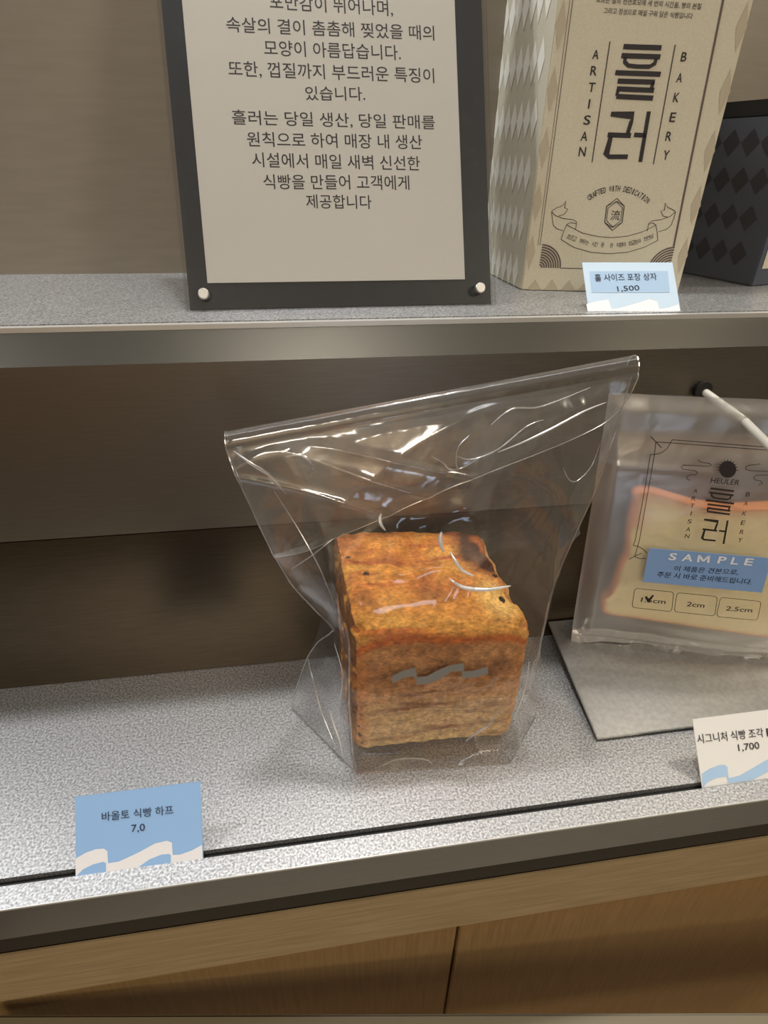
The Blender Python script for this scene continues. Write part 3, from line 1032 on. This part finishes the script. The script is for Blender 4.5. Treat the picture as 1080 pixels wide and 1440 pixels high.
def nz(x, y, z, s, d=3):
    return noise.fractal(Vector((x * s, y * s, z * s)), 1.0, 2.0, d)


seeds_top = [(.93, .48, .020), (.90, .26, .022), (.14, .50, .018), (.06, .70, .016)]


def loaf_point(x, y, z):
    """x, y, z in 0..1 -> world point with rounding and rough crust, colour"""
    p_ = tri(x, y, z)
    # round edges: pull corners towards centre
    ex = abs(x - .5) * 2; ey = abs(y - .5) * 2; ez = abs(z - .5) * 2
    k = 0
    rr = .10
    for a_, b_ in ((ex, ey), (ex, ez), (ey, ez)):
        da = max(0, a_ - (1 - rr)) / rr; db_ = max(0, b_ - (1 - rr)) / rr
        k += .0034 * (da * db_)
    d = lc - p_; d /= np.linalg.norm(d)
    p_ = p_ + d * k
    # surface relief
    w = tri(x, y, z) * 1.0
    n1 = nz(w[0], w[1] * 2.5, w[2] * 2.2, 26, 4)
    n2 = nz(w[0], w[1], w[2], 120, 3)
    nrm = np.array([(x - .5) * (ex > .999), (y - .5) * (ey > .999), (z - .5) * (ez > .999)]) * 2
    l = np.linalg.norm(nrm)
    if l > 0: nrm = nrm / l
    amp = .0005
    if ez > .999 and z > .5: amp = .0020
    if ex > .999 and x < .5: amp = .0009
    p_ = p_ + nrm * (n1 * amp + n2 * .0011)
    # torn corner top right front: slight dent
    if z > .5:
        dd = math.hypot((x - .90) / .12, (y - .22) / .22)
        if dd < 1 and ez > .9: p_ = p_ - np.array([0, 0, .003]) * (1 - dd) ** 1
        # irregular right rim
        p_ = p_ - np.array([.004, 0, .003]) * sm((x - .86) / .14) * sm((z - .8) / .2) * (.6 + .8 * nz(0, y, 0, 5, 1))
    p_[2] = max(p_[2], .0009)
    # ---------- colour
    st = nz(w[0] * .35, w[1] * 2.2, w[2] * 2.2, 60, 3)       # horizontal streaks
    bl = nz(w[0], w[1], w[2], 34, 3)
    fn_ = nz(w[0], w[1], w[2], 190, 3)
    top = ez > .999 and z > .5
    left = ex > .999 and x < .5
    front = ey > .999 and y < .5
    if top:
        c = mixc(ORANGE, GOLD, .45 + bl * .9 + (y - .5) * .1)
        c = mixc(c, RED, max(0, st) * 1.4 + max(0, .3 - abs(y - .42) * 2.2) * (1 if x > .25 else .3))
        c = mixc(c, RED, sm((x - .60) / .3) * sm((y - .35) / .3) * .8)
        burn = sm((x - .70) / .22) * sm((y - .40) / .25) * (.95 + bl * 3.0)
        c = mixc(c, DARK, burn)
        c = mixc(c, BROWN, max(0, -bl - .12) * 1.6)
        if y < .36: c = mixc(c, GOLD, (1 - y / .36) * .75)
        dd = math.hypot((x - .86) / .16, (y - .24) / .26)
        if dd < 1: c = mixc(c, P3(230, 184, 108), (1 - dd) * 1.6)
        for sx, sy, sr in seeds_top:
            if math.hypot(x - sx, y - sy) < sr * (1 + bl): c = P3(46, 34, 26)
        if y > .975: c = mixc(c, GOLD, .6)
    elif front:
        arch = .90 - .05 * (2 * abs(x - .5)) ** 3 + .020 * bl + .012 * math.sin(x * 9)
        c = mixc(P3(190, 138, 88), P3(164, 112, 68), .40 + bl * 1.2)                     # baked mid
        low = sm((.60 - z) / .35)
        c = mixc(c, P3(202, 170, 122), low * .85 + st * .4)
        c = mixc(c, P3(222, 192, 132), sm((.14 - z) / .14) * .8)
        c = mixc(c, P3(122, 66, 26), max(0, st - .12) * 1.6 * (1 - abs(z - .36) * 1.2))
        c = mixc(c, P3(196, 116, 44), sm((.12 - x) / .12) * .7 + sm((x - .88) / .12) * .35)
        rim = sm((z - arch) / .045)
        c = mixc(c, P3(188, 96, 28), sm((z - arch + .06) / .05) * .9)
        c = mixc(c, mixc(GOLD, ORANGE, .4 + bl * 1.5), rim * .9)
        for lz, l0, l1, wd_ in ((.345, .1, .95, .010), (.30, .18, .7, .007), (.40, .3, .9, .006)):
            if l0 < x < l1: c = mixc(c, P3(112, 64, 30), max(0, 1 - abs(z - lz - .02 * math.sin(x * 5 + lz * 20) - .008 * bl) / wd_) * .6)
        ds = math.hypot((x - .82) / .10, (z - .68) / .10)
        if ds < 1: c = mixc(c, P3(116, 70, 36), (1 - ds) * .7 + bl * .3)
        if z < .02 and abs(x - .2) < .07: c = P3(58, 48, 44)
        for sx, sz, sr in ((.03, .15, .018), (.02, .22, .012), (.05, .09, .010), (.62, .12, .008), (.55, .22, .007)):
            if math.hypot(x - sx, z - sz) < sr: c = P3(60, 62, 40)
    elif left:
        c = mixc(P3(206, 148, 66), P3(160, 98, 40), .45 + st * 2.2)
        c = mixc(c, P3(84, 44, 18), sm((abs(bl) - .03) / .2) * .8)
        c = mixc(c, TAN, sm((.3 - z) / .3) * .5)
    else:
        c = mixc(TAN, ORANGE, .5 + bl)
    c = c * (1 + .34 * fn_)
    return p_, np.clip(c, .005, 1)


def loaf_mesh(n=110):
    vs, fs, cs = [], [], []
    def face(fn):
        i0 = len(vs)
        for j in range(n + 1):
            for i in range(n + 1):
                p_, c = loaf_point(*fn(i / n, j / n)); vs.append(p_); cs.append(c)
        for j in range(n):
            for i in range(n):
                a_ = i0 + j * (n + 1) + i
                fs.append((a_, a_ + 1, a_ + n + 2, a_ + n + 1))
    face(lambda a_, b_: (a_, 0.0, b_))
    face(lambda a_, b_: (a_, b_, 1.0))
    face(lambda a_, b_: (0.0, 1 - a_, b_))
    face(lambda a_, b_: (1.0, a_, b_))
    face(lambda a_, b_: (1 - a_, 1.0, b_))
    face(lambda a_, b_: (a_, 1 - b_, 0.0))
    return vs, fs, cs


vs, fs, cs = loaf_mesh()
lo = mesh_obj('bread_loaf', vs, fs, bread_material('loaf_crust', (.58, .54, .50), (1.38, 1.38, 1.36)), None, True)
set_col(lo, cs)
bm = bmesh.new(); bm.from_mesh(lo.data)
bmesh.ops.remove_doubles(bm, verts=bm.verts[:], dist=.0009 / 3)
bm.to_mesh(lo.data); bm.free()
tag(lo, 'square golden brown half loaf standing inside the large clear bag', 'bread')

# ------------------------------------------------------------------ the clear bag
bag = thing('clear_bag', (.075, .298, 0), 'large clear film bag with rolled top wrapped around the square loaf', 'bag')


def lv(Lp_, Rp_, yL, yR, FL, FR, BR, BL, zz=None):
    L_ = ony(*Lp_, yL) if zz is None else onz(*Lp_, zz)
    R_ = ony(*Rp_, yR) if zz is None else onz(*Rp_, zz)
    out = [L_]
    for q_ in (FL, FR): 
        t_ = (q_[0] - L_[0]) / (R_[0] - L_[0]); out.append(np.array([q_[0], q_[1], L_[2] * (1 - t_) + R_[2] * t_]))
    out.append(R_)
    for q_ in (BR, BL):
        t_ = (q_[0] - L_[0]) / (R_[0] - L_[0]); out.append(np.array([q_[0], q_[1], L_[2] * (1 - t_) + R_[2] * t_]))
    return out


Z0 = .0006
LV = [
    lv((410, 997), (752, 1010), 0, 0, (.0235, .2435), (.1275, .2370), (.1380, .3490), (.0160, .3490), Z0),
    lv((414, 975), (755, 990), .303, .287, (.0215, .2500), (.1385, .2485), (.1370, .3500), (.0155, .3500)),
    lv((432, 925), (757, 950), .300, .285, (.0205, .2540), (.1395, .2520), (.1360, .3505), (.0150, .3505)),
    lv((447, 903), (760, 905), .295, .287, (.0205, .2545), (.1405, .2525), (.1350, .3505), (.0140, .3505)),
    lv((469, 885), (768, 865), .290, .288, (.0210, .2550), (.1410, .2530), (.1345, .3505), (.0140, .3505)),
    lv((442, 857), (782, 815), .290, .288, (.0212, .2552), (.1415, .2535), (.1340, .3505), (.0135, .3505)),
    lv((410, 822), (800, 772), .290, .289, (.0180, .2580), (.1420, .2560), (.1330, .3500), (.0130, .3500)),
    lv((385, 780), (820, 728), .291, .290, (.0150, .2650), (.1440, .2630), (.1330, .3420), (.0080, .3440)),
    lv((362, 735), (838, 688), .293, .291, (.0100, .2735), (.1480, .2720), (.1350, .3240), (.0040, .3260)),
    lv((336, 672), (866, 605), .295, .292, (-.0020, .2840), (.1550, .2830), (.1500, .3080), (-.0040, .3100)),
    lv((319, 632), (888, 530), .297, .294, (-.0150, .2925), (.1600, .2905), (.1600, .2985), (-.0150, .3010)),
]
SEG = (22, 60, 22, 22, 60, 22)


def catm(p0_, p1_, p2_, p3_, t_):
    return .5 * ((2 * p1_) + (-p0_ + p2_) * t_ + (2 * p0_ - 5 * p1_ + 4 * p2_ - p3_) * t_ ** 2 + (-p0_ + 3 * p1_ - 3 * p2_ + p3_) * t_ ** 3)


rows = []
for i in range(len(LV) - 1):
    st_ = 12
    for k in range(st_ + (1 if i == len(LV) - 2 else 0)):
        t_ = k / st_
        if i < 1:
            rows.append(([a_ * (1 - t_) + b_ * t_ for a_, b_ in zip(LV[i], LV[i + 1])], (i + t_)))
        else:
            # mostly linear between the creased levels, slightly smoothed
            c_ = [catm(a0, a1, a2, a3, t_) for a0, a1, a2, a3 in zip(LV[i - 1], LV[i], LV[i + 1], LV[min(i + 2, len(LV) - 1)])]
            l_ = [a_ * (1 - t_) + b_ * t_ for a_, b_ in zip(LV[i], LV[i + 1])]
            rows.append(([.5 * p_ + .5 * q_ for p_, q_ in zip(c_, l_)], i + t_))
vs, fs = [], []
NS = sum(SEG)
for poly, lvv in rows:
    cen = sum(poly) / 6
    for e_ in range(6):
        a_, b_ = poly[e_], poly[(e_ + 1) % 6]
        for k in range(SEG[e_]):
            t_ = k / SEG[e_]
            p_ = a_ * (1 - t_) + b_ * t_
            out = p_ - cen; out[2] = 0; out /= np.linalg.norm(out) + 1e-9
            edge = math.sin(math.pi * t_)
            free = sm((lvv - 5.2) / 2.2)
            ridge = 1 - abs(noise.noise(Vector((p_[0] * 16 + p_[2] * 9, p_[1] * 18, p_[2] * 16 - p_[0] * 10)))) * 2
            ridge = max(0, ridge) ** 4
            r2 = 1 - abs(noise.noise(Vector((p_[0] * 38 - p_[2] * 20, p_[1] * 30, p_[2] * 22 + 4)))) * 2
            r2 = max(0, r2) ** 5
            wv = noise.noise(Vector((p_[0] * 22, p_[1] * 22, p_[2] * 14)))
            side_ = e_ in (0, 2, 3, 5)
            top_fade = 1 - .7 * sm((lvv - 8.6) / 1.4)
            amp = (.0005 + (.0006 if side_ else .0) + .0030 * free) * (.25 + .75 * edge) * top_fade
            dl = amp * (ridge * 1.0 + .6 * r2 + .7 * wv) + (.0008 if e_ in (1,) else 0)
            if lvv < 1: dl *= lvv
            p_ = p_ + out * dl
            if p_[1] > Y_WALL - .0012: p_[1] = Y_WALL - .0012
            vs.append(p_)
for r in range(len(rows) - 1):
    for k in range(NS):
        k2 = (k + 1) % NS
        fs.append((r * NS + k, r * NS + k2, (r + 1) * NS + k2, (r + 1) * NS + k))
fs.append(tuple(range(NS - 1, -1, -1)))
mesh_obj('bag_body', vs, fs, film_m, bag, True)

# rolled-over mouth: sheet going over the top and hanging down in front
TL = ony(319, 626, .2965); TR = ony(889.5, 519, .2930)
HL = [ony(*q_, y_) for q_, y_ in (((386, 783), .2890), ((428, 775), .2830), ((474, 754), .2790), ((520, 735), .2765), ((620, 692), .2760), ((740, 645), .2765), ((815, 612), .2800), ((851, 592), .2840), ((872, 575), .2880))]


def polyl(P, s):
    x = s * (len(P) - 1); i = min(int(x), len(P) - 2); t_ = x - i
    p0_ = P[max(i - 1, 0)]; p3_ = P[min(i + 2, len(P) - 1)]
    return catm(p0_, P[i], P[i + 1], p3_, t_)


rad = .0060


def flap(s, t):
    c = TL * (1 - s) + TR * s
    if t < .3:
        an = math.pi * (1 - t / .3 * 1.0)           # back -> over -> front
        p_ = c + np.array([0, -math.cos(an) * -rad * -1, math.sin(an) * rad * 1.25])
        p_ = c + np.array([0, -rad * math.cos(math.pi - an) * -1 if False else rad * math.cos(math.pi * t / .3), rad * 1.25 * math.sin(math.pi * t / .3)])
        return p_
    q_ = (t - .3) / .7
    a_ = c + np.array([0, -rad, 0])
    h_ = polyl(HL, s)
    p_ = a_ * (1 - q_) + h_ * q_
    bow = math.sin(math.pi * q_)
    ridge = max(0, 1 - abs(noise.noise(Vector((p_[0] * 12 - p_[2] * 24, 1.7, p_[2] * 26 - p_[0] * 10)))) * 2.4) ** 3
    ridge2 = max(0, 1 - abs(noise.noise(Vector((p_[0] * 12 + p_[2] * 40, 8.3, p_[2] * 16)))) * 2.2) ** 4
    wv = noise.noise(Vector((p_[0] * 18, 4.2, p_[2] * 26)))
    return p_ + np.array([0, -1, .15]) * (.0030 * bow + sm(q_ / .15) * (.0024 * ridge + .0020 * ridge2 + .0018 * wv))


grid_mesh('folded_mouth', flap, 220, 110, film2_m, bag)
rim_m = clear_mat('film_edge', base=.3, edge=.6, power=1.5, rough=.2, haze=.15, hazecol=(.9, .9, .9))
tube('film_edge', [flap(0.0, t_) for t_ in np.linspace(0, 1, 40)], .00035, rim_m, bag, 6)
tube('film_edge', [flap(1.0, t_) for t_ in np.linspace(0, 1, 40)], .00035, rim_m, bag, 6)
tube('film_edge', [flap(t_, 1.0) for t_ in np.linspace(0, 1, 80)], .00028, rim_m, bag, 6)
cm = clear_mat('crease_or_glint', base=.22, edge=.5, power=1.5, rough=.12, haze=.10, hazecol=(.9, .9, .9))
for e_ in (0, 1, 2, 3):
    tube('crease_or_glint', [r_[0][e_] for r_ in rows[::2]][:(99 if e_ in (0, 3) else 34)], .00040 if e_ in (0, 3) else .0005, cm, bag, 6)
tube('crease_or_glint', [Vector(rows[0][0][k_]) + Vector((0, 0, .0004)) for k_ in (0, 1, 2, 3)], .0004, cm, bag, 6)
from mathutils.bvhtree import BVHTree
glint_m = clear_mat('painted_glint', base=.2, edge=.5, power=1.5, rough=.25, haze=.85, hazecol=(.95, .95, .95))  # near-white strips painted as highlights on the film
soft_m = clear_mat('soft_painted_glint', base=.25, edge=.5, power=1.5, rough=.25, haze=.16, hazecol=(.95, .95, .95))  # fainter strips for the weaker painted highlights
bpy.context.view_layer.update()
tree = {}
for o_ in bag.children:
    if o_.name.startswith(('bag_body', 'folded_mouth')):
        L0 = bag.location
        tree[o_.name] = BVHTree.FromPolygons([v.co + L0 for v in o_.data.vertices], [tuple(p_.vertices) for p_ in o_.data.polygons])


def glint_on_film(px, wpx, m_, which=('folded_mouth', 'bag_body')):
    """a painted highlight: whitish tapered strip lying along the film"""
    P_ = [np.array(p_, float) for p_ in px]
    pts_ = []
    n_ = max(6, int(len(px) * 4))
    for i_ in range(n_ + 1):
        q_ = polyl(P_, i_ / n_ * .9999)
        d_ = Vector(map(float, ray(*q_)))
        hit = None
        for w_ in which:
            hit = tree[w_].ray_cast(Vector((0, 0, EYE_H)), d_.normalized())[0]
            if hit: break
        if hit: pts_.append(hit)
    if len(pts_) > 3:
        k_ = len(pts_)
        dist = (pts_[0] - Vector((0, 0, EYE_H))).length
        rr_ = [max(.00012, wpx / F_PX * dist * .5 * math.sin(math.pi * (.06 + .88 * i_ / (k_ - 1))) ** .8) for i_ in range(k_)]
        tube('crease_or_glint', pts_, rr_, m_, bag, 8)


BB = ('bag_body',)
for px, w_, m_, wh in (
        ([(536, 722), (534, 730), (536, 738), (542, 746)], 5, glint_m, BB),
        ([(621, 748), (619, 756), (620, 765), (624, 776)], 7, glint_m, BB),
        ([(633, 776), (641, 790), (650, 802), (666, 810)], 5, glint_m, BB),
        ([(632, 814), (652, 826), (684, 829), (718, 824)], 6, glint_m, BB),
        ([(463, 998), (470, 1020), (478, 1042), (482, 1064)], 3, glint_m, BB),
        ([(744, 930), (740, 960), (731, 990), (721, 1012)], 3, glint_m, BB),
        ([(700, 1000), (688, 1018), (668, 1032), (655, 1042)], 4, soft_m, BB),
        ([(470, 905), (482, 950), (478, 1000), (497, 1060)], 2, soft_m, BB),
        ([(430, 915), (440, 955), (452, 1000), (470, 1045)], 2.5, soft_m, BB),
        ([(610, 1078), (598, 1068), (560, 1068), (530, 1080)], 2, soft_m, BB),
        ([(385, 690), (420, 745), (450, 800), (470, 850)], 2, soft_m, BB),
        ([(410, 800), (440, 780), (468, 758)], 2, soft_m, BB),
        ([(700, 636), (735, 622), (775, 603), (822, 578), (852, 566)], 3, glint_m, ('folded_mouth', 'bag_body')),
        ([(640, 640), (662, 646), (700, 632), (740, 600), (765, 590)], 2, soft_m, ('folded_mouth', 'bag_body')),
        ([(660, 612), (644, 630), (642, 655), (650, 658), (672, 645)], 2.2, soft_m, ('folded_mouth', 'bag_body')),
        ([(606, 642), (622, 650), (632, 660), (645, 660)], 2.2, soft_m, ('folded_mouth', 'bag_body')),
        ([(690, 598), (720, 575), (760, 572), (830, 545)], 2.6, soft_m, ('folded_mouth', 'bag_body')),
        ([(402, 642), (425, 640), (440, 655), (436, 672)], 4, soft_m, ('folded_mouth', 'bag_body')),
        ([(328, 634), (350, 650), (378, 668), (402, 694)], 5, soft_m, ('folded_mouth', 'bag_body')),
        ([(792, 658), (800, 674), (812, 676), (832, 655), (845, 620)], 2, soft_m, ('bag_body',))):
    glint_on_film(px, w_, m_, wh)
# wave mark printed on the front film
wfm = Frame((0, .2503, 0), (1, -.012, 0), (0, 0, 1))
pw_ = Print(wfm, 0)
S6 = lambda px: place(px, (440, 720), 3.176)
pw_.poly(S6([(352, 733), (400, 710), (458, 695), (465, 735), (410, 738), (356, 766)]))
pw_.poly(S6([(460, 738), (510, 733), (560, 706), (610, 685), (675, 675), (674, 710), (620, 712), (565, 748), (510, 768), (464, 773)]))
pw_.poly(S6([(665, 712), (720, 709), (780, 690), (784, 722), (730, 738), (668, 743)]))
pw_.build('printed_wave', mat('silver_print', srgb(128, 126, 123), .5), bag)

C.cycles.transparent_max_bounces = 24
C.cycles.max_bounces = 10
